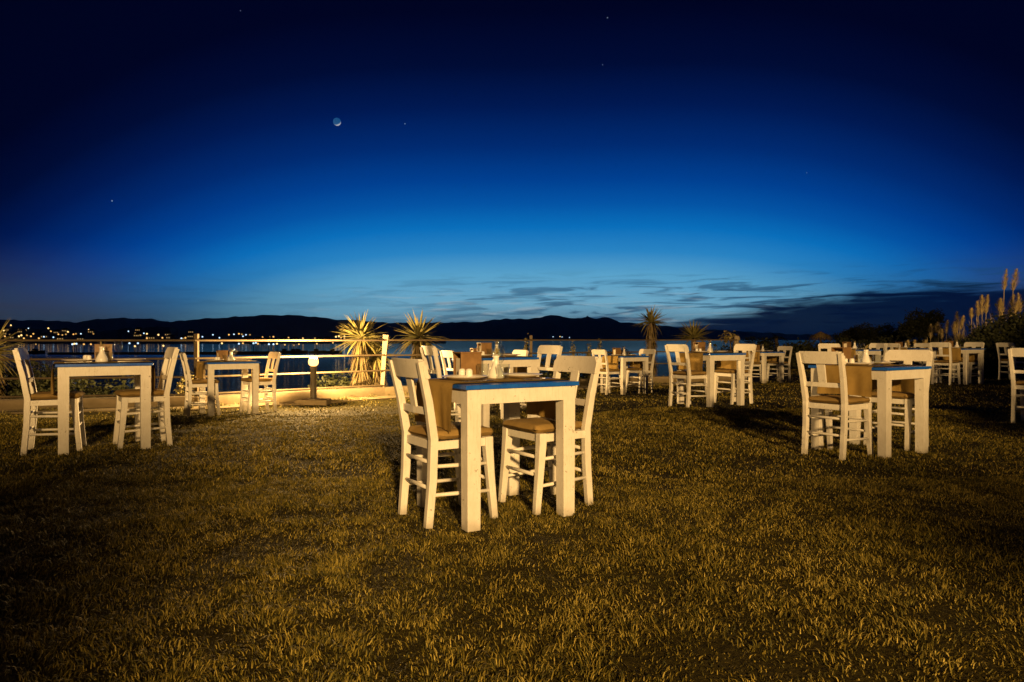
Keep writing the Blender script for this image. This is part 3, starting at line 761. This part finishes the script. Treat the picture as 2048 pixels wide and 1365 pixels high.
def pampas(loc, plumes, label, seed, nleaf=60, lh=.9):
    rnd = random.Random(seed); r = empty('pampas_grass', loc); tag(r, label, 'pampas grass', 'pampas grass clumps')
    mb = MB()
    for k in range(nleaf):
        phi = rnd.uniform(0, 6.283); out = rnd.uniform(.15, .9); d = Vector((math.cos(phi) * out, math.sin(phi) * out, 1)); leaf_strip(mb, Vector((rnd.gauss(0, .08), rnd.gauss(0, .08), 0)), d, lh * rnd.uniform(.7, 1.15), .028, .75 * out, 6, .1)
    raw(mb, 'leaves', M['plume'], r)
    for (ox, oz0, oz1, wd, lean) in plumes:
        pm = MB(); n = 190; L = oz1 - oz0
        for k in range(n):
            s = rnd.random(); rad = wd * math.sin(math.pi * min(1, .12 + .88 * s)) ** .7 * (1 - .55 * s); phi = rnd.uniform(0, 6.283)
            c = Vector((ox + lean * s * L, 0, oz0 + L * s)); sp__ = rnd.uniform(.3, .95); d = Vector((math.cos(phi) * sp__, math.sin(phi) * sp__, 1))
            leaf_strip(pm, c + Vector((math.cos(phi), math.sin(phi), 0)) * rad * .25, d, .07 + rad * rnd.uniform(.8, 1.9), .016, .35, 3, .05)
        pm.tube([(ox * .4, 0, 0), (ox - lean * .2, 0, oz0 * .6), (ox, 0, oz0), (ox + lean * L, 0, oz1 - .03)], [.010, .009, .008, .004], 5)
        raw(pm, 'plume', M['plume'], r)
    return r
def pp(u, Y): return ((u - 1024) / FPX * Y)
def zz(v, Y): return CAMH - (v - 680) / FPX * Y
def pamp(u, Y, vb, plumes, label, seed, nleaf=60, lh=.9):
    x = pp(u, Y); zb = zz(vb, Y); pl = []
    for (pu_, v0, v1, wpx, lean) in plumes: pl.append(((pu_ - u) / FPX * Y, zz(v0, Y) - zb, zz(v1, Y) - zb, wpx * 1.45 / FPX * Y, lean))
    return pampas((x, Y, zb), pl, label, seed, nleaf, lh)
pamp(1995, 18.9, 715, [(2008, 582, 540, 5, .12), (2026, 582, 540, 8, .18), (1999, 625, 600, 6, .1), (2003, 645, 598, 9, -.05), (2018, 640, 590, 8, .2)], 'tallest pampas grass with two high pale plumes', 1, 110, 1.5)
pamp(1966, 18.7, 710, [(1964, 630, 592, 7, 0), (1972, 628, 591, 5, .1), (1956, 634, 604, 4, -.05)], 'pampas grass with three stout plumes above the hedge', 2, 70, 1.2)
pamp(2040, 18.4, 715, [(2040, 625, 588, 5, -.1), (2030, 632, 605, 6, .2)], 'pampas grass cut off by the right edge of the picture', 3, 90, 1.3)
pamp(1943, 18.6, 700, [(1943, 638, 618, 4, 0)], 'single low pampas plume at the hedge top', 4, 14, .5)
pamp(1916, 21.0, 700, [(1912, 668, 625, 7, .05), (1922, 660, 633, 5, .2), (1909, 672, 645, 6, 0)], 'dense pampas grass left of the hedge', 5, 90, .9)
pamp(1892, 21.5, 702, [(1893, 668, 642, 4, .08), (1884, 680, 660, 3, 0)], 'thin pampas grass with one leaning plume', 6, 26, .5)
pamp(1877, 22.0, 702, [(1876, 670, 646, 6, -.03)], 'pampas grass with one oval plume', 7, 20, .5)
pamp(1860, 22.0, 702, [(1861, 678, 650, 4, .02)], 'pampas grass with one straight slim plume, leftmost', 8, 18, .5)
pamp(1850, 19.5, 705, [(1850, 697, 682, 3, .08), (1829, 695, 682, 2, .05), (1817, 695, 682, 2, -.1)], 'short pampas grass behind the furthest table', 9, 30, .35)

def tree(u, Y, vtop, vbase, wpx, label, seed, m=None):
    rnd = random.Random(seed); x = pp(u, Y); zb = zz(vbase, Y); zt = zz(vtop, Y); H = zt - zb; Wd = wpx / FPX * Y / 2
    r = empty('dark_tree', (x, Y, zb)); tag(r, label, 'tree', 'dark trees beyond the lawn')
    MB().tube([(0, 0, -.5), (.05 * Wd, 0, H * .35), (0, 0, H * .7)], [.06 * H, .045 * H, .02 * H], 8).build('trunk', M['trunk'], r)
    br = MB()
    for k in range(5):
        phi = k * 1.3 + rnd.random(); br.tube([(0, 0, H * .35), (math.cos(phi) * Wd * .55, math.sin(phi) * Wd * .4, H * rnd.uniform(.5, .75))], [.02 * H, .008 * H], 5)
    br.build('branches', M['trunk'], r)
    mb = MB()
    for k in range(11):
        phi = rnd.uniform(0, 6.283); q_ = rnd.uniform(.1, .7)
        leaf_mass(mb, (math.cos(phi) * Wd * q_, math.sin(phi) * Wd * q_, H * rnd.uniform(.35, .86)), Wd * .42, Wd * .42, H * .2, 560, H * .06, rnd)
    raw(mb, 'crown', m or M['hedge'], r)
tree(1848, 34, 621, 700, 86, 'round dark tree left of the hedge', 1)
tree(1745, 40, 648, 705, 90, 'low dark tree behind the front right table', 2)
tree(1700, 42, 655, 705, 60, 'small dark tree right of the thatched parasol', 3)
tree(1800, 38, 655, 705, 70, 'low dark tree between two taller ones', 4)
tree(1520, 46, 674, 712, 60, 'low dark bushy tree left of the palm', 5)
tree(1620, 44, 690, 730, 90, 'low dark bushy tree under the thatched parasol', 6)
tree(1580, 34, 692, 735, 110, 'wide dark bushy tree behind the far table', 7)
tree(1240, 40, 700, 740, 60, 'dark bushy tree on the bank behind the tall yucca', 8)
for i, (u, vt, wpx, lb) in enumerate([(1490, 690, 120, 'low dark thicket right of the railing end'), (1560, 686, 130, 'low dark thicket below the palm'), (1640, 681, 150, 'low dark thicket below the thatched parasol'), (1725, 677, 160, 'dark thicket behind the front right table'), (1810, 674, 170, 'dark thicket behind the furthest table'), (1900, 672, 170, 'dark thicket behind the far right table')]):
    Y = 26.6 + .4 * (i % 2); zt = zz(vt, Y); rx = wpx / 2 / FPX * Y
    shrub('thicket', (pp(u, Y), Y, -.5), [(-rx * .5, 0, (zt + .5) * .55, rx * .6, .7, (zt + .5) * .42), (rx * .5, .1, (zt + .5) * .5, rx * .6, .7, (zt + .5) * .44), (0, -.2, (zt + .5) * .35, rx, .8, (zt + .5) * .4)], lb, 'bush', M['hedge'], .16, 2600, 120 + i, 'dark thickets beyond the lawn')
# palm silhouette
Y = 45; r = empty('dark_palm', (pp(1552, Y), Y, zz(720, Y))); tag(r, 'dark palm with ragged fronds beyond the far table', 'palm')
ph_ = zz(673, Y) - zz(720, Y)
MB().tube([(0, 0, -1), (.05, 0, ph_ * .5), (0, 0, ph_)], [.14, .12, .1], 8).build('trunk', M['trunk'], r)
mb = MB(); rnd = random.Random(9)
for k in range(22):
    phi = rnd.uniform(0, 6.283); e = rnd.uniform(-.2, 1.1); d = Vector((math.cos(phi), math.sin(phi), e)).normalized(); L = rnd.uniform(.7, 1.15)
    side = d.cross(Vector((0, 0, 1))).normalized(); p0 = Vector((0, 0, ph_))
    for j in range(10):
        s = (j + 1) / 10; c = p0 + d * L * s + Vector((0, 0, -.4 * L * s * s))
        for sg in (-1, 1): leaf_strip(mb, c, side * sg + d * .7, .34 * (1.1 - s), .05, .3, 2, 0)
raw(mb, 'fronds', M['hedge'], r)
# thatched parasol on the beach
Y = 36; r = empty('thatched_parasol', (pp(1641, Y), Y, zz(740, Y))); tag(r, 'thatched beach parasol with a ragged straw fringe', 'parasol')
tz = zz(664, Y) - zz(740, Y); bz_ = zz(674, Y) - zz(740, Y)
MB().tube([(0, 0, -.5), (0, 0, tz)], .05, 8).build('pole', M['trunk'], r)
mb = MB()
for k in range(420):
    phi = rnd.uniform(0, 6.283); s = rnd.uniform(0, .75); L = .32
    p = Vector((math.cos(phi) * .62 * s, math.sin(phi) * .62 * s, tz - (tz - bz_) * s + .02)); leaf_strip(mb, p, Vector((math.cos(phi), math.sin(phi), -.5 - s)), L * rnd.uniform(.7, 1.2), .03, .25, 3, 0)
raw(mb, 'thatch', M['thatch'], r)

# ------------------------------------------------------------------ lights of the town across the bay
import mathutils
def shore_z(u, Y):
    i = np.interp(u, us, np.arange(len(us))); h = np.interp(u, us, np.clip(sv, 0, None)) / FPX * 1300
    f = np.interp(Y, [900, 905, 1000, 1100, 1200, 1300], [-.2, .04, .16, .42, .75, 1.0]); return SEA_Z + max(.8, h * f + 5 * f)
LM = {}
def lamp_proto(hgt, rad, mk):
    key = (round(hgt, 1), mk)
    r = empty('street_lamp')
    MB().tube([(0, 0, -.6), (0, 0, hgt)], [.12, .08], 5).build('lamp_post', M['bollard'], r)
    bm = bmesh.new(); bmesh.ops.create_icosphere(bm, subdivisions=1, radius=rad); me_ = bpy.data.meshes.new('lamp_globe'); bm.to_mesh(me_); bm.free()
    link('lamp_globe', me_, M[mk], r, (0, 0, hgt))
    return r
def desc_u(u, v):
    return f'at about {u / 2048 * 100:.0f} percent'
town = [(22, 651, 'w'), (8, 662, 'w'), (12, 664, 'w'), (10, 673, 'o'), (38, 660, 'd'), (57, 657, 'c'), (52, 661, 'd'), (97, 657, 'w'), (102, 663, 'o'), (67, 668, 'o'), (38, 673, 'w'), (43, 671, 'w'), (85, 670, 'w'), (88, 674, 'c'), (48, 677, 'o'),
        (54, 671, 'd'), (62, 673, 'o'), (78, 677, 'o'), (30, 676, 'd'), (20, 670, 'd'), (107, 675, 'c'), (117, 669, 'o'), (125, 671, 'o'), (136, 664, 'w'), (132, 669, 'd'), (147, 669, 'o'), (152, 668, 'd'), (162, 668, 'c'), (178, 660, 'w'), (187, 668, 'd'), (257, 663, 'c'),
        (271, 667, 'o'), (288, 667, 'c'), (294, 668, 'w'), (281, 671, 'd'), (317, 670, 'w'), (294, 677, 'o'), (325, 676, 'o'), (347, 676, 'o'), (363, 677, 'c'), (371, 676, 'o'), (390, 675, 'd'),
        (405, 674, 'c'), (439, 676, 'c'), (426, 670, 'c'), (458, 670, 'o'), (468, 669, 'c'), (478, 668, 'o'), (486, 673, 'c'), (484, 669, 'd'), (492, 670, 'c'), (500, 670, 'd'), (525, 675, 'o'), (539, 675, 'o'), (547, 674, 'o'), (577, 676, 'o'), (606, 677, 'o'), (630, 677, 'd'), (643, 677, 'd'), (672, 674, 'w'), (678, 673, 'w'), (682, 676, 'o'), (689, 673, 'w'), (689, 677, 'o'), (715, 677, 'd'), (773, 676, 'o')]
KN = {'w': ('lamp_warm', 'bright warm'), 'o': ('lamp_orange', 'orange'), 'd': ('lamp_dim', 'dim amber'), 'c': ('lamp_cool', 'cool white')}
ORD = ['first', 'second', 'third', 'fourth', 'fifth', 'sixth', 'seventh', 'eighth', 'ninth', 'tenth', 'eleventh', 'twelfth', 'thirteenth', 'fourteenth', 'fifteenth', 'sixteenth', 'seventeenth', 'eighteenth', 'nineteenth', 'twentieth'] + ['twenty-' + q for q in ('first', 'second', 'third', 'fourth', 'fifth', 'sixth', 'seventh', 'eighth', 'ninth')]
CNT = {}
def nth(key): CNT[key] = CNT.get(key, 0) + 1; return ORD[CNT[key] - 1]
for (u, v, k) in sorted(town):
    Y = 960 + 300 * min(1, max(0, (679 - v) / 24)) + random.uniform(-15, 15)
    p = at(u, v, Y); zg = shore_z(u, Y); zg = min(zg, p.z - 3)
    rad = {'w': 1.5, 'o': 1.35, 'd': 1.4, 'c': 1.2}[k]
    o = lamp_proto(p.z - zg, rad, KN[k][0]); o.location = (p.x, p.y, zg)
    seen = 'on the rise of the town' if v < 666 else ('along the far waterfront' if v > 673 else 'among the houses of the town')
    tag(o, f'{KN[k][1]} street lamp {seen}, {nth((k, seen))} from the left', 'street lamp', f'{KN[k][1]} lamps {seen}')
# quay with lamps, nearer
quay = MB()
QY = 235
for (u0, u1, v0) in ((225, 345, 704.5), (350, 452, 704.0), (455, 560, 703.0), (100, 215, 705)):
    a_, b_ = at(u0, v0, QY), at(u1, v0, QY)
    q_ = tag(MB().box(a_.x, b_.x, QY - 1.2, QY + 1.2, SEA_Z - .6, a_.z).build('floating_jetty', M['paving'], None, .05), f'low lit jetty in the bay, {["behind the front left table", "left of the small left table", "above the small left table", "at the far left"][[225, 350, 455, 100].index(u0)]}', 'jetty', 'low jetties in the bay')
qu = [(145, 689, 'c'), (149, 688, 'w'), (153, 688, 'c'), (168, 689, 'o'), (182, 689, 'o'), (259, 687, 'c'), (276, 687, 'c'), (270, 693, 'w'), (327, 692, 'w'), (391, 689, 'o'), (444, 687, 'w'), (478, 688, 'c'), (486, 687, 'o'), (507, 687, 'c'), (512, 686, 'c'), (516, 688, 'o'),
      (538, 689, 'c'), (547, 689, 'c'), (554, 688, 'w')]
for (u, v, k) in sorted(qu):
    p = at(u, v, QY); zg = at(u, 704, QY).z
    o = lamp_proto(p.z - zg, .34, KN[k][0]); o.location = (p.x, p.y, zg)
    tag(o, f'{KN[k][1]} lamp on a jetty in the bay, {nth((k, 1))} from the left', 'jetty lamp', f'{KN[k][1]} lamps on the jetties')
for (u, v, k) in sorted([(571, 690, 'o'), (589, 691, 'd'), (599, 689, 'o'), (635, 688, 'o'), (667, 686, 'o'), (743, 696, 'c'), (73, 689, 'd')]):
    p = at(u, v, QY + 20); r = empty('moored_boat', (p.x, p.y, SEA_Z)); tag(r, f'small dark moored boat with {KN[k][1]} mast light, {nth((k, 2))} from the left', 'boat', f'boats with {KN[k][1]} light')
    hull = MB(); L = 3.2; sec = []
    for i in range(7):
        s = i / 6; wd = .9 * math.sin(math.pi * min(.97, .15 + .85 * s)) ** .6 * (1 if s < .8 else 1 - (s - .8) * 3.5); x = -L + 2 * L * s
        sec.append([(x, -wd, .75 + .25 * s), (x, -wd * .6, -.25), (x, wd * .6, -.25), (x, wd, .75 + .25 * s)])
    vs = [p_ for s_ in sec for p_ in s_]; fs = []
    for i in range(6):
        for j in range(4):
            a_, b_ = 4 * i + j, 4 * i + (j + 1) % 4; fs.append((a_, b_, b_ + 4, a_ + 4))
    fs += [(0, 1, 2, 3), (24, 25, 26, 27)]
    hull.add(vs, fs).build('hull', M['bollard'], r); MB().box(-1.2, .4, -.5, .5, .8, 1.6).build('cabin', M['bollard'], r, .08)
    MB().tube([(-.2, 0, 1.6), (-.2, 0, p.z - SEA_Z)], .04, 5).build('mast', M['bollard'], r)
    bm = bmesh.new(); bmesh.ops.create_icosphere(bm, subdivisions=1, radius=.32); me_ = bpy.data.meshes.new('mast_light'); bm.to_mesh(me_); bm.free()
    link('mast_light', me_, M[KN[k][0]], r, (-.2, 0, p.z - SEA_Z))
for (u, v, k) in [(1106, 674, 'c'), (1120, 673.6, 'w'), (1124, 674.4, 'c'), (1139, 675.5, 'c')]:
    Y = 8600; p = at(u, v, Y); o = lamp_proto(14, 6.5, KN[k][0]); o.location = (p.x, p.y, p.z - 14)
    tag(o, f'{KN[k][1]} village light under the mountain at centre, {nth((k, 3))} from the left', 'street lamp', 'lights of the village under the mountain')
# houses of the town
hw = plain('house_wall', (.30, .26, .20), .9); hr = plain('house_roof', (.10, .05, .03), .9)
hs = empty('town_house')
MB().box(-5, 5, -4, 4, -3, 5.5).build('wall', hw, hs)
MB().add([(-5.4, -4.4, 5.52), (5.4, -4.4, 5.52), (5.4, 4.4, 5.52), (-5.4, 4.4, 5.52), (-3, 0, 8), (3, 0, 8)], [(0, 1, 5, 4), (1, 2, 5), (2, 3, 4, 5), (3, 0, 4), (3, 2, 1, 0)]).build('roof', hr, hs)
for wx in (-3, 0, 3):
    MB().box(wx - .7, wx + .7, -4.06, -4.0, 2.2, 3.8).build('window', M['window_lit'], hs)
MB().box(-.6, .6, -4.06, -4.0, -.5, 1.7).build('door', hr, hs)
for i, u in enumerate(sorted(random.choice([random.uniform(5, 200), random.uniform(250, 400), random.uniform(400, 720)]) for _ in range(26))):
    Y = random.uniform(970, 1230)
    if u > 400: Y = random.uniform(930, 1010)
    zg = shore_z(u, Y)
    place(hs, (pp(u, Y), Y, zg), random.uniform(-.5, .5), f'dim house of the town across the bay, {nth("h")} from the left', 'house', 'houses of the town across the bay')

# ------------------------------------------------------------------ moon and stars
MD = 34000.0
bm = bmesh.new(); p = at(674, 244, MD); bmesh.ops.create_uvsphere(bm, u_segments=48, v_segments=24, radius=7.6 / FPX * MD)
me_ = bpy.data.meshes.new('moon'); bm.to_mesh(me_); bm.free()
for f in me_.polygons: f.use_smooth = True
m, t, b = mat('moon_rock'); P = objco(t)
t.put(b.inputs['Base Color'], t.ramp(t.noise(P, .012, 4, .6), [(.35, (.45, .43, .40)), (.65, (.75, .72, .66))])); b.inputs['Roughness'].default_value = 1.0; b.inputs['Specular IOR Level'].default_value = 0
b.inputs['Emission Color'].default_value = (.02, .17, .48, 1); b.inputs['Emission Strength'].default_value = .40; m.cycles.emission_sampling = 'NONE'  # earthshine put in as a faint blue glow over the whole disc
tag(link('moon', me_, m, None, p), 'thin crescent moon with faint earthshine in the dusk sky', 'moon')
M['star'] = emis('star_light', (.8, .85, 1), .22)
for (u, v, r_, lb) in [(1215, 36, 1.3, 'bright star near the top right of centre'), (810, 248, 1.1, 'small star right of the moon'), (224, 402, 1.3, 'star low on the left of the sky'), (481, 22, .9, 'faint star at the top left'), (1205, 130, .8, 'faint star below the bright top star'), (1613, 346, .9, 'faint star on the right of the sky')]:
    bm = bmesh.new(); bmesh.ops.create_icosphere(bm, subdivisions=1, radius=r_ / FPX * 60000); me_ = bpy.data.meshes.new('star'); bm.to_mesh(me_); bm.free()
    tag(link('star', me_, M['star'], None, at(u, v, 60000)), lb, 'star', 'stars')

# ------------------------------------------------------------------ grass
def vnoise(x, y, sc, seed):
    x = x / sc; y = y / sc; xi = np.floor(x); yi = np.floor(y); fx = x - xi; fy = y - yi; fx = fx * fx * (3 - 2 * fx); fy = fy * fy * (3 - 2 * fy)
    def h(a, b):
        q = np.sin(a * 127.1 + b * 311.7 + seed * 74.7) * 43758.5453; return q - np.floor(q)
    return (h(xi, yi) * (1 - fx) + h(xi + 1, yi) * fx) * (1 - fy) + (h(xi, yi + 1) * (1 - fx) + h(xi + 1, yi + 1) * fx) * fy
def grass_patch(name, n, y0, y1, h0, h1, wd, label):
    Y = np.sqrt(y0 ** 2 + (y1 ** 2 - y0 ** 2) * rng.random(n))
    X = (rng.random(n) * 2 - 1) * (Y * .80 + 1.0)
    d = sdist(X, Y, EDGE)
    c1 = vnoise(X + .3 * Y, Y - .2 * X, .11 + .01 * Y.mean(), 1); c2 = vnoise(X, Y, .42, 2); c3 = vnoise(X, Y, 1.6, 3)
    keep = (d < -.58 + .12 * rng.random(n)) & (rng.random(n) < np.clip(.10 + 1.5 * (c1 * .6 + c2 * .3 + c3 * .1 - .12), .05, 1))
    X, Y, c1, c2, c3 = X[keep], Y[keep], c1[keep], c2[keep], c3[keep]; n = len(X)
    Z = gh(X, Y) + 0.012 * np.sin(X * 2.1 + 1.3 * np.sin(Y)) * np.cos(Y * 1.7) - .004
    H = (h0 + (h1 - h0) * rng.random(n) ** 1.6) * (.45 + .65 * c1 + .35 * c2)
    lean_a = vnoise(X, Y, .16, 5) * 12.6 + rng.normal(0, .9, n); lean = np.abs(rng.normal(.85, .5, n))
    lx, ly = np.cos(lean_a), np.sin(lean_a); wa = rng.random(n) * 6.283; wv = wd * rng.uniform(.6, 1.35, n)
    wx, wy = np.cos(wa) * wv * .5, np.sin(wa) * wv * .5
    mx, my = X + lx * lean * H * .35, Y + ly * lean * H * .35; mz = Z + H * .6
    ex, ey = X + lx * lean * H * 1.05, Y + ly * lean * H * 1.05; ez = Z + H * (1.0 - .34 * np.clip(lean, 0, 1.8))
    V = np.stack([np.stack([X - wx, Y - wy, Z], -1), np.stack([X + wx, Y + wy, Z], -1), np.stack([mx + wx * .8, my + wy * .8, mz], -1), np.stack([mx - wx * .8, my - wy * .8, mz], -1), np.stack([ex, ey, ez], -1)], 1).reshape(-1, 3)
    me = bpy.data.meshes.new(name); base = np.arange(n) * 5
    me.vertices.add(5 * n); me.vertices.foreach_set('co', V.astype(np.float32).ravel())
    loops = np.stack([base, base + 1, base + 2, base + 3, base + 3, base + 2, base + 4], 1).ravel()
    me.loops.add(7 * n); me.loops.foreach_set('vertex_index', loops.astype(np.int32))
    me.polygons.add(2 * n); ls = (np.arange(n)[:, None] * 7 + np.array([0, 4])).ravel(); me.polygons.foreach_set('loop_start', ls.astype(np.int32))
    me.update(calc_edges=True); me.validate()
    o = link(name, me, M['grass']); tag(o, label, 'grass', kind='stuff')
grass_patch('near_grass', 400000, 1.6, 4.8, .012, .036, .0034, 'short dry lawn grass in the foreground')
grass_patch('middle_grass', 300000, 4.7, 9.4, .014, .040, .0064, 'short lawn grass around the front tables')
grass_patch('far_grass', 200000, 9.2, 24.5, .016, .044, .012, 'short lawn grass around the far tables')

# ------------------------------------------------------------------ thin evening haze over the bay
hz_ = MB().box(-15500, 15500, -60, 15500, -12, 430).build('haze', None)
m = bpy.data.materials.new('haze_air'); m.use_nodes = True; t = NT(m.node_tree); t.n.clear()
pv_ = t.new('ShaderNodeVolumePrincipled'); pv_.inputs['Color'].default_value = (.80, .86, .95, 1); pv_.inputs['Density'].default_value = 0.00002; pv_.inputs['Anisotropy'].default_value = 0.3
ou = t.new('ShaderNodeOutputMaterial'); t.l.new(pv_.outputs[0], ou.inputs['Volume'])
hz_.data.materials.append(m); tag(hz_, kind='stuff')
